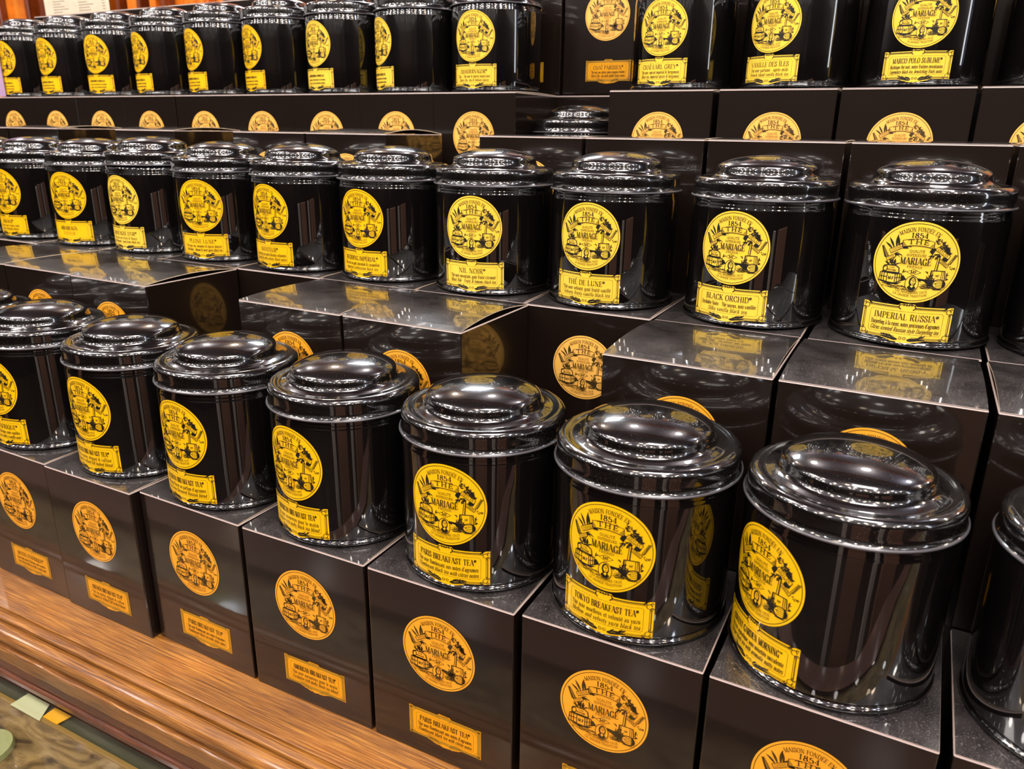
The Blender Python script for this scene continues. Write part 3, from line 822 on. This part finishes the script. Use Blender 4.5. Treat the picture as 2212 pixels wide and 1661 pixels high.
extrude_profile('counter_top', [(-0.0335, -0.012), (-0.0335, -0.0002), (-0.0325, 0.0), (0.70, 0.0), (0.70, -0.03), (-0.030, -0.03)], M_OAK, parent=ctr)
bead = [(-0.0336, -0.012)] + [(-0.0378 + 0.0042 * math.cos(a), -0.0012 + 0.0022 * math.sin(a)) for a in [PI * k / 8 for k in range(9)]] + [(-0.0420, -0.012)]
extrude_profile('bead_moulding', bead, M_OAK, parent=ctr)
def rnd_nose():
    p = [(-0.0420, -0.0145), (-0.0420, -0.0050), (-0.0434, -0.0050), (-0.0436, -0.0016)]
    for k in range(11):
        a = PI / 2 + (PI * 0.62) * k / 10
        p.append((-0.0462 + 0.0068 * math.cos(a), -0.0078 + 0.0070 * math.sin(a)))
    p.append((-0.0500, -0.0145))
    return p
extrude_profile('bullnose_moulding', rnd_nose(), M_OAK, parent=ctr)
extrude_profile('fascia_strip', [(-0.034, -0.0150), (-0.0532, -0.0150), (-0.0540, -0.0156), (-0.0542, -0.0170), (-0.0530, -0.0290), (-0.034, -0.0290)], M_OAK, parent=ctr, nx=220, wob=0.0003)
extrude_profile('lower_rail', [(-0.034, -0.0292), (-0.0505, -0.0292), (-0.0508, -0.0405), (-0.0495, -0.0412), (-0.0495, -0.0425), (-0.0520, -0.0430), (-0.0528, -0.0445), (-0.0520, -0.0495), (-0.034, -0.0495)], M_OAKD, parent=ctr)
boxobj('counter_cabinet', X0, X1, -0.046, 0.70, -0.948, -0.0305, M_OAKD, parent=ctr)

# ------------------------------------------------------------------ glass showcase below the counter edge
def glass_mat():
    m = bpy.data.materials.new('showcase_glass')
    m.use_nodes = True
    nt = m.node_tree
    nt.nodes.clear()
    out = nt.nodes.new('ShaderNodeOutputMaterial')
    tr = nt.nodes.new('ShaderNodeBsdfTransparent')
    tr.inputs[0].default_value = (0.93, 0.94, 0.90, 1)
    gl = nt.nodes.new('ShaderNodeBsdfGlossy')
    gl.inputs['Roughness'].default_value = 0.01
    fr = nt.nodes.new('ShaderNodeFresnel')
    fr.inputs[0].default_value = 1.52
    mx = nt.nodes.new('ShaderNodeMixShader')
    ge = nt.nodes.new('ShaderNodeNewGeometry')
    sb = nt.nodes.new('ShaderNodeMath')
    sb.operation = 'SUBTRACT'
    sb.inputs[0].default_value = 1.0
    ml = nt.nodes.new('ShaderNodeMath')
    ml.operation = 'MULTIPLY'
    nt.links.new(ge.outputs['Backfacing'], sb.inputs[1])
    nt.links.new(sb.outputs[0], ml.inputs[0])
    nt.links.new(fr.outputs[0], ml.inputs[1])
    nt.links.new(ml.outputs[0], mx.inputs[0])
    nt.links.new(tr.outputs[0], mx.inputs[1])
    nt.links.new(gl.outputs[0], mx.inputs[2])
    nt.links.new(mx.outputs[0], out.inputs[0])
    return m
def marble_mat():
    M = Mat('brown_veined_marble', rgb(110, 92, 60), rough=0.4)
    v = M.coords((10, 26, 10))
    n1 = M.n('ShaderNodeTexNoise')
    n1.inputs['Scale'].default_value = 2.2
    n1.inputs['Detail'].default_value = 6
    n1.inputs['Distortion'].default_value = 1.6
    M.l(v, n1.inputs['Vector'])
    M.l(M.ramp(n1.outputs[0], [(0.34, rgb(62, 46, 28)), (0.5, rgb(122, 98, 64)), (0.66, rgb(146, 122, 84))]), M.b.inputs['Base Color'])
    return M.m
case = bpy.data.objects.new('glass_showcase', None)
C.objects.link(case)
tag(case, 'glass-topped showcase with brown marbled bed below the counter edge', 'showcase')
boxobj('front_rail', X0, X1, -0.24, -0.1702, -0.0750, -0.0490, M_OAKD, parent=case)
boxobj('glass_top', X0, X1, -0.17, -0.0500, -0.0535, -0.0500, glass_mat(), parent=case)
boxobj('marbled_bed', X0, X1, -0.1700, -0.0590, -0.075, -0.0602, marble_mat(), parent=case)
boxobj('green_back_strip', X0, X1, -0.0575, -0.0465, -0.075, -0.0600, Mat('dark_green_strip', rgb(62, 62, 48), rough=0.4).m, parent=case)
boxobj('wood_reflection_strip', X0, X1, -0.0615, -0.0575, -0.0602, -0.0590, Mat('beige_wood_reflection', rgb(150, 118, 66), rough=0.4, metal=0.3).m, parent=case)  # beige strip standing for the wood edge mirrored in the glass
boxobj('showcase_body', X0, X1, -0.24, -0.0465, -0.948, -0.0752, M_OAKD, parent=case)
def flat_piece(name, pts, z, th, mat, label, cat):
    bm = bmesh.new()
    f = bm.faces.new([bm.verts.new((x, y, z)) for x, y in pts])
    r = bmesh.ops.extrude_face_region(bm, geom=[f])
    bmesh.ops.translate(bm, vec=(0, 0, th), verts=[q for q in r['geom'] if isinstance(q, bmesh.types.BMVert)])
    bmesh.ops.recalc_face_normals(bm, faces=bm.faces)
    o = link(name, bm_mesh(name, bm, [mat]))
    return tag(o, label, cat)
flat_piece('price_card', [(0.010, -0.0625), (0.010, -0.048), (0.037, -0.048), (0.047, -0.0625)], -0.0588, 0.0006, Mat('pale_green_card', rgb(186, 186, 156), rough=0.6).m,
           'pale rectangular card under the showcase glass, beside the yellow piece', 'card')
flat_piece('yellow_reflection', [(0.045, -0.0585), (0.044, -0.048), (0.064, -0.048), (0.062, -0.0585)], -0.0588, 0.0006, Mat('mustard_lamp_reflection', rgb(222, 160, 20), rough=0.6).m,  # solid yellow patch in place of lamp reflections on the glass
           'small mustard yellow patch standing for lamp reflections in the showcase glass', 'card')
bm = bmesh.new()
bmesh.ops.create_cone(bm, cap_ends=True, segments=28, radius1=0.020, radius2=0.019, depth=0.004)
o = link('pale_disc', bm_mesh('pale_disc', bm, [Mat('pale_green_ceramic', rgb(150, 154, 112), rough=0.4).m]), None, (0.040, -0.100, -0.058))
tag(o, 'pale green round dish in the showcase at the bottom left corner', 'dish')

# ------------------------------------------------------------------ stepped riser (mostly hidden)
ris = bpy.data.objects.new('display_riser', None)
C.objects.link(ris)
tag(ris, 'black stepped display riser hidden behind and under the box rows', 'display stand')
Z2B, Z3B, Z3A = 0.1242, 0.2470, 0.2893
boxobj('step', -0.95, 1.0, 0.1045, 0.3050, 0.0005, Z2B, M_RISER, parent=ris)
boxobj('step', -0.95, 1.0, 0.3055, 0.4195, 0.0005, Z3B, M_RISER, parent=ris)
boxobj('step', -0.95, 1.0, 0.4200, 0.6400, 0.0005, Z3A, M_RISER, parent=ris)
boxobj('step', -0.95, 0.1945, 0.5290, 0.6400, Z3A + .0003, Z3A + .1241, M_RISER, parent=ris)
boxobj('step', 0.2995, 1.0, 0.5290, 0.6400, Z3A + .0003, Z3A + .1241, M_RISER, parent=ris)

# ------------------------------------------------------------------ text of the labels
AFR = ("MATIN D'AFRIQUE®", "Doux thés noirs d'Afrique, note vanillée", "Fine Africa black tea with a vanilla note")
FRE = ('FRENCH BREAKFAST TEA®', 'Thé du matin, élégant & raffiné', 'Elegant & refined full bodied blend')
RUS = ('RUSSIAN BREAKFAST TEA®', "Mélange Russe au parfum d'agrumes", 'Fine citrus flavoured Russian blend')
AME = ('AMERICAN BREAKFAST TEA®', 'Thé noir savoureux pour le matin', 'Exclusive rich malty black tea blend')
PAR = ('PARIS BREAKFAST TEA®', "Thé noir flamboyant aux notes d'agrumes", 'Flamboyant black tea with citrus notes')
TOK = ('TOKYO BREAKFAST TEA®', 'Thé noir moelleux et velouté au yuzu', 'Mellow and velvety yuzu black tea')
COV = ('COVENT GARDEN MORNING™', 'Thé noir aromatique, note noisettée succulente', 'Unique black tea with aromatic nutty notes')
NIL = ('NIL NOIR®', 'Thé noir envoûtant, goût fruité citronné', 'Black Nile - Fruity & lemony black tea')
LUN = ('THÉ DE LUNE®', 'Thé noir velouté, goût fruité vanillé', 'Velvety fruity vanilla black tea')
ORC = ('BLACK ORCHID®', 'Orchidée Noire - Thé soyeux, note vanillée', 'Silky vanilla black tea')
IMP = ('IMPERIAL RUSSIA®', "Darjeeling à la russe, notes précieuses d'agrumes", 'Citrus scented Russian style Darjeeling tea')
WED = ('WEDDING IMPÉRIAL®', 'Thé noir au goût chocolaté & caramélisé', 'Imperial celebration black tea')
AVI = ('AVIATEUR®', 'Darjeeling aux notes florales veloutées', 'Darjeeling with velvety floral notes')
PLE = ('PLEINE LUNE®', 'Thé noir aux amandes & épices douces', 'Full Moon - Almond & sweet spices black tea')
MON = ("MONTAGNE D'OR®", 'Thé noir aux fruits & fleurs', 'Gold Mountain - Sweet fruity black tea')
MIR = ('MIRABEAUN', 'TESTEUR')
ROU = ('ROUMAÏ®', "Thé noir pour l'après-midi", 'Classic afternoon blend')
CHA = ('CHANDERNAGOR®', 'Chaï - Thé noir & épices impériales', 'Black Chaï tea & Indian spices')
CEG = ('CHAÏ EARL GREY®', 'Thé noir, spécial impérial & bergamote', 'Black tea, imperial spices & bergamot')
VAN = ('VANILLE DES ÎLES', 'Thé noir parfumé - après-midi', 'French island vanilla black tea')
MAR = ('MARCO POLO SUBLIME®', 'Mythique thé noir, notes fruitées envoûtantes', 'Legendary black tea, bewitching fruity notes')
CHP = ('CHAÏ PARISIEN®', 'Thé noir aux épices, notes exquises fruitées', 'Black Chaï tea with subtle fruity notes')

# ------------------------------------------------------------------ front row
G1 = 'black carton boxes in the front row on the counter'
FB = [(-0.0915, 0.0, -0.6, AFR, 'black carton box on the counter at the far left, under the second front tin'),
      (0.0111, -0.0029, -0.29, FRE, 'black carton box on the counter, second from left, under the third front tin'),
      (0.1141, 0.0025, -1.08, PAR, 'black carton box on the counter, third from left, wide dark gap on its left'),
      (0.2180, 0.0, 0.42, AME, 'black carton box on the counter, fourth from left'),
      (0.3211, 0.0004, 0.14, PAR, 'black carton box on the counter, fifth from left, lower label fully in view'),
      (0.4251, 0.0024, 0.02, TOK, 'black carton box at the bottom, sixth from left, its emblem whole, lower label cut off'),
      (0.5282, 0.0019, -1.1, COV, 'black carton box at the bottom right, only the top of its emblem in view'),
      (0.6335, 0.0020, -0.3, FRE, 'black carton box in the bottom right corner, mostly outside the picture')]
for x, y, r, ln, lb in FB:
    make_box(x, y, 0.0, r, lb, G1, ln)
GT1 = 'black tea tins in the front row'
Z1 = H + 0.0008
FT = [(-0.150, 0.052, 4, 'yel', None, 'black tea tin at the left edge of the front row, only its lid showing'),
      (-0.0475, 0.052, -2, 'yel', AFR, 'black tea tin, second from left in the front row, label cut by the left edge'),
      (0.0582, 0.0551, -0.5, 'yel', FRE, 'black tea tin, third from left in the front row'),
      (0.1660, 0.0500, -3, 'yel', RUS, 'black tea tin, fourth from left in the front row, yellow label at its left side'),
      (0.2674, 0.0535, -8.5, 'yel', AME, 'black tea tin, fifth from left in the front row, yellow label partly turned away'),
      (0.3691, 0.0585, 3, 'yel', PAR, 'black tea tin in the middle of the front row, sixth from left'),
      (0.4739, 0.0530, -3.5, 'yel', TOK, 'large black tea tin, third from right in the front row, label facing the viewer'),
      (0.5764, 0.0529, -42, 'yel', COV, 'largest black tea tin in front, its yellow label turned to the left'),
      (0.6854, 0.0526, 30, 'yel', FRE, 'black tea tin cut off by the right edge in the front row')]
for x, y, yaw, st, ln, lb in FT:
    x, y = slide(x, y, min(y, 0.0512))
    make_tin(x, y, Z1, yaw, st, ln, lb, GT1)

# ------------------------------------------------------------------ second tier: front boxes, back boxes, tins
G2 = 'black carton boxes standing in front of the middle tins'
B2 = [(-0.2874, 0.1028, 0, .0012, 'carton box at the far left edge in front of the middle tins, barely in view'),
      (-0.1844, 0.1022, -0.71, .0012, 'carton box second from left in front of the middle tins, yellow reflections on top'),
      (-0.0815, 0.0987, -0.82, .0034, 'carton box with arched lid and dark side showing, left part of the middle tier'),
      (0.1246, 0.0978, -0.32, .0018, 'carton box right of the dark gap, in front of the middle tins'),
      (0.2268, 0.0977, -0.32, .0040, 'carton box with bulging lid behind the middle front tin, label reflected on its side'),
      (0.4268, 0.1003, -0.57, .0028, 'carton box behind the third front tin from the right, its top bare'),
      (0.5297, 0.0998, -0.12, .0024, 'carton box behind the largest front tin, label reflected on its top'),
      (0.6338, 0.0998, 0.0, .0030, 'carton box at the right edge in front of the middle tins')]
for x, y, r, a, lb in B2:
    make_box(x, max(y + .0030, .1028), Z2B, r * .4, lb, G2, None, arch=a)
G3 = 'black carton boxes under the middle row of tins'
B3 = [(-0.4960, 0.2055, 0), (-0.3918, 0.205, 0.4), (-0.2879, 0.205, 0.3), (-0.1851, 0.2050, -0.5), (-0.0850, 0.2036, -0.4), (0.0172, 0.2036, -0.14), (0.1196, 0.2036, -0.4), (0.2216, 0.2030, 0.1), (0.3240, 0.2032, -0.4), (0.4272, 0.2034, 0.2), (0.5314, 0.2034, 0.07), (0.6349, 0.2034, 0)]
N3 = ['at the far left edge', 'second from left', 'third from left', 'fourth from left', 'fifth from left', 'sixth from left', 'seventh from left', 'eighth from left', 'emblem seen through the gap', 'third from right', 'second from right', 'at the right edge']
for (x, y, r), nm in zip(B3, N3):
    make_box(x, 0.2046, Z2B, r * .4, 'black carton box under the middle row of tins, ' + nm, G3, None, arch=.0008, em='pale')
GT2 = 'black tea tins in the middle row'
Z2 = Z2B + H + 0.0011
MT = [(-0.4620, 0.262, 5, 'yel', None, 'black tea tin at the left edge of the middle row, mostly cut off', 0),
      (-0.3580, 0.2640, 1.0, 'yel', ROU, 'black tea tin, second from left in the middle row, label touching the picture edge', 0),
      (-0.2536, 0.2632, 10.5, 'yel', MIR, 'black tea tin, third from left in the middle row, lower label with two short words', 0),
      (-0.1540, 0.2640, -1.5, 'lem', MON, 'black tea tin with its lid slightly raised, fourth from left in the middle row', 0.0032),
      (-0.0479, 0.2601, 13.5, 'yel', PLE, 'black tea tin, fifth from left in the middle row, round label fully facing front', 0),
      (0.0636, 0.2540, -6.5, 'yel', AVI, 'black tea tin, sixth from left in the middle row', 0),
      (0.1590, 0.2650, -5, 'yel', WED, 'black tea tin, sixth from right in the middle row', 0),
      (0.2682, 0.2545, 7, 'lem', NIL, 'black tea tin, fifth from right in the middle row, pale lemon label', 0),
      (0.3740, 0.2556, -3, 'lem', LUN, 'black tea tin, fourth from right in the middle row, label partly turned left', 0),
      (0.4850, 0.2540, -10, 'lem', ORC, 'black tea tin, third from right in the middle row, pale lemon label', 0),
      (0.5878, 0.2540, -1.5, 'lem', IMP, 'black tea tin, second from right in the middle row, whole label crisp and facing front', 0),
      (0.6908, 0.2545, 25, 'lem', NIL, 'black tea tin cut off by the right edge in the middle row', 0)]
for x, y, yaw, st, ln, lb, lf in MT:
    x, y = slide(x, y, min(y, 0.2572))
    make_tin(x, y, Z2, yaw, st, ln, lb, GT2, lift=lf, tilt=0.0)

# ------------------------------------------------------------------ third tier
G4 = 'black carton boxes behind the middle row of tins'
B4 = [(-0.5870, 0), (-0.4830, 0.4), (-0.2733, 0.3), (-0.0825, -0.6), (0.0193, 0.14), (0.2225, -0.2), (0.3256, 0.1), (0.4288, 0.2), (0.5328, 0.1), (0.6363, 0)]
A4 = [.001, .003, .003, .001, .004, .0008, .0008, .0008, .001, .001]
N4 = ['at the left edge', 'second from left, arched lid', 'third from left, dark side showing', 'fourth from left', 'fifth from left', 'just right of the gap',
      'fourth from right', 'third from right', 'second from right', 'at the right edge']
for (x, r), a, nm in zip(B4, A4, N4):
    make_box(x, 0.3090, Z3B, r, 'black carton box behind the middle tins, ' + nm, G4, None, arch=a, em='pale')
G5 = 'black carton boxes under the top row of tins'
B5 = [(-0.8075, 0), (-0.7062, 0.1), (-0.6050, 0.2), (-0.5033, -0.3), (-0.4031, -0.2), (-0.3012, 0.2), (-0.2010, 0.1), (-0.1008, -0.2), (-0.0010, 0.0), (0.0992, -0.1), (0.3010, 0.1), (0.4066, 0.3), (0.5096, 0), (0.6130, 0)]
N5 = ['beyond the left edge', 'at the left edge', 'third from left', 'fourth from left', 'fifth from left', 'sixth from left', 'seventh from left', 'eighth from left', 'second left of the gap', 'just left of the gap',
      'right of the gap', 'third from right', 'second from right', 'at the right edge']
for (x, r), nm in zip(B5, N5):
    make_box(x, 0.4240, Z3A, r * .5, 'black carton box under the top tins, ' + nm, G5, None, em='pale')
GT3 = 'black tea tins in the top row'
Z3 = Z3A + H + 0.0008
TT = [(-0.6670, 0.4800, 0, 'yel', None, 'black tea tin at the left end of the top row beside the lilac card'),
      (-0.5655, 0.4839, -3.5, 'yel', None, 'black tea tin, second from left in the top row'),
      (-0.4600, 0.4835, 3.5, 'yel', None, 'black tea tin, third from left in the top row, label facing front'),
      (-0.3587, 0.4840, -15.5, 'yel', None, 'black tea tin, fourth from left in the top row'),
      (-0.2574, 0.4840, -15.5, 'yel', None, 'black tea tin, fifth from left in the top row'),
      (-0.1560, 0.4840, -18, 'yel', None, 'black tea tin, sixth from left in the top row'),
      (-0.0546, 0.4820, -14, 'lem', None, 'black tea tin, seventh from left in the top row'),
      (0.0468, 0.4800, -32, 'lem', None, 'black tea tin in the top row with its label turned far to the left'),
      (0.1482, 0.4800, -2, 'lem', CHA, 'black tea tin left of the gap in the top row, label facing front'),
      (0.3556, 0.4760, -10, 'lem', CEG, 'black tea tin right of the gap in the top row, bright yellow label'),
      (0.4622, 0.4780, -20, 'lem', VAN, 'black tea tin, third from right in the top row'),
      (0.5650, 0.4790, -2.5, 'lem', MAR, 'black tea tin, second from right in the top row'),
      (0.6723, 0.4780, 30, 'lem', NIL, 'black tea tin at the right edge of the top row')]
for x, y, yaw, st, ln, lb in TT:
    make_tin(x, 0.4755, Z3, yaw, st, ln, lb, GT3)
make_tin(0.2499, 0.4752, Z3A, 60, 'lem', None, 'single black tea tin set low in the gap between boxes, only its lid in view', 'low tin in the gap')

# ------------------------------------------------------------------ back tier of boxes
G6 = 'black carton boxes standing at the back behind the top tins'
make_box(0.1968, 0.5262, Z3A, 0, 'lower black carton box at the back seen above the single low tin', G6, None)
BK = [(-0.7000, None, 'at the left end'), (-0.5965, None, 'second from left'), (-0.4930, None, 'third from left'), (-0.3895, None, 'fourth from left'), (-0.2860, None, 'fifth from left'), (-0.1825, None, 'sixth from left'),
      (-0.0790, None, 'seventh from left'), (0.0245, None, 'eighth from left'), (0.1010, None, ''), (0.2056, CHP, ''), (0.3064, None, 'fourth from right'), (0.4070, None, 'third from right'), (0.5076, None, 'second from right'), (0.6082, None, 'at the right end')]
for i, (x, ln, nm) in enumerate(BK):
    if i == 8: x = 0.1020; nm = 'plain side panel left of the amber emblem'
    if i == 7: x = -0.0020
    if i <= 6: x -= 0.0265
    if i == 9: nm = 'amber emblem in view in the gap'
    make_box(x, 0.5262, Z3A + H + 0.0011, 0, 'black carton box at the back, ' + nm, G6, ln, em='pale')

# ------------------------------------------------------------------ wooden cabinetry and papers behind
cab = bpy.data.objects.new('wood_panelling', None)
C.objects.link(cab)
tag(cab, 'orange-brown varnished wooden panelling behind the display', 'panelling')
boxobj('panel_board', -2.2, 1.4, 0.93, 0.96, -0.948, 0.84, M_WALL, parent=cab)
for i, (x, wd, d, m) in enumerate(((-1.50, .05, .02, M_WALLD), (-1.335, .012, .03, M_WALLD), (-1.305, .04, .015, M_WALLD), (-1.26, .012, .03, M_WALL), (-1.02, .012, .03, M_WALLD), (-0.995, .035, .02, M_WALL), (-0.955, .01, .028, M_WALLD),
                                   (-0.93, .02, .016, M_WALL), (-0.88, .012, .03, M_WALLD), (-0.80, .05, .02, M_WALL), (-0.70, .012, .03, M_WALLD), (-0.62, .04, .02, M_WALLD), (-0.45, .06, .02, M_WALL), (-0.25, .03, .02, M_WALLD), (0.1, .06, .02, M_WALLD))):
    boxobj('stile', x, x + wd, 0.93 - d, 0.9298, -0.94, 0.835, m, parent=cab, bev=0.003)
A = Art()
A.field([-1, -.5, 0, .5, 1], lambda x: 1.35, lambda x: -1.35, 0, 0)
rr = random.Random(9)
for col in (-.62, .18):
    y = 1.2
    while y > -1.25:
        L = rr.uniform(.25, .5)
        A.stroke([(col - .1, y), (col - .1 + L, y)], .016)
        if col > 0: A.stroke([(.8, y), (.88, y)], .016)
        y -= .05
pm = A.build('notice_print', 0.111, [M_PAPER, M_GREY])
nt_ = link('paper_notice', pm, None, (-1.146, 0.8985, 0.720))
tag(nt_, 'cream printed price list pinned on the wood behind the top row', 'notice')
o = boxobj('lilac_card', -0.780, -0.6690, 0.4243, 0.4251, Z3A + H + .001, Z3A + H + .125, M_LILAC)
tag(o, 'lilac card standing before the leftmost top row tin at the left edge', 'card')
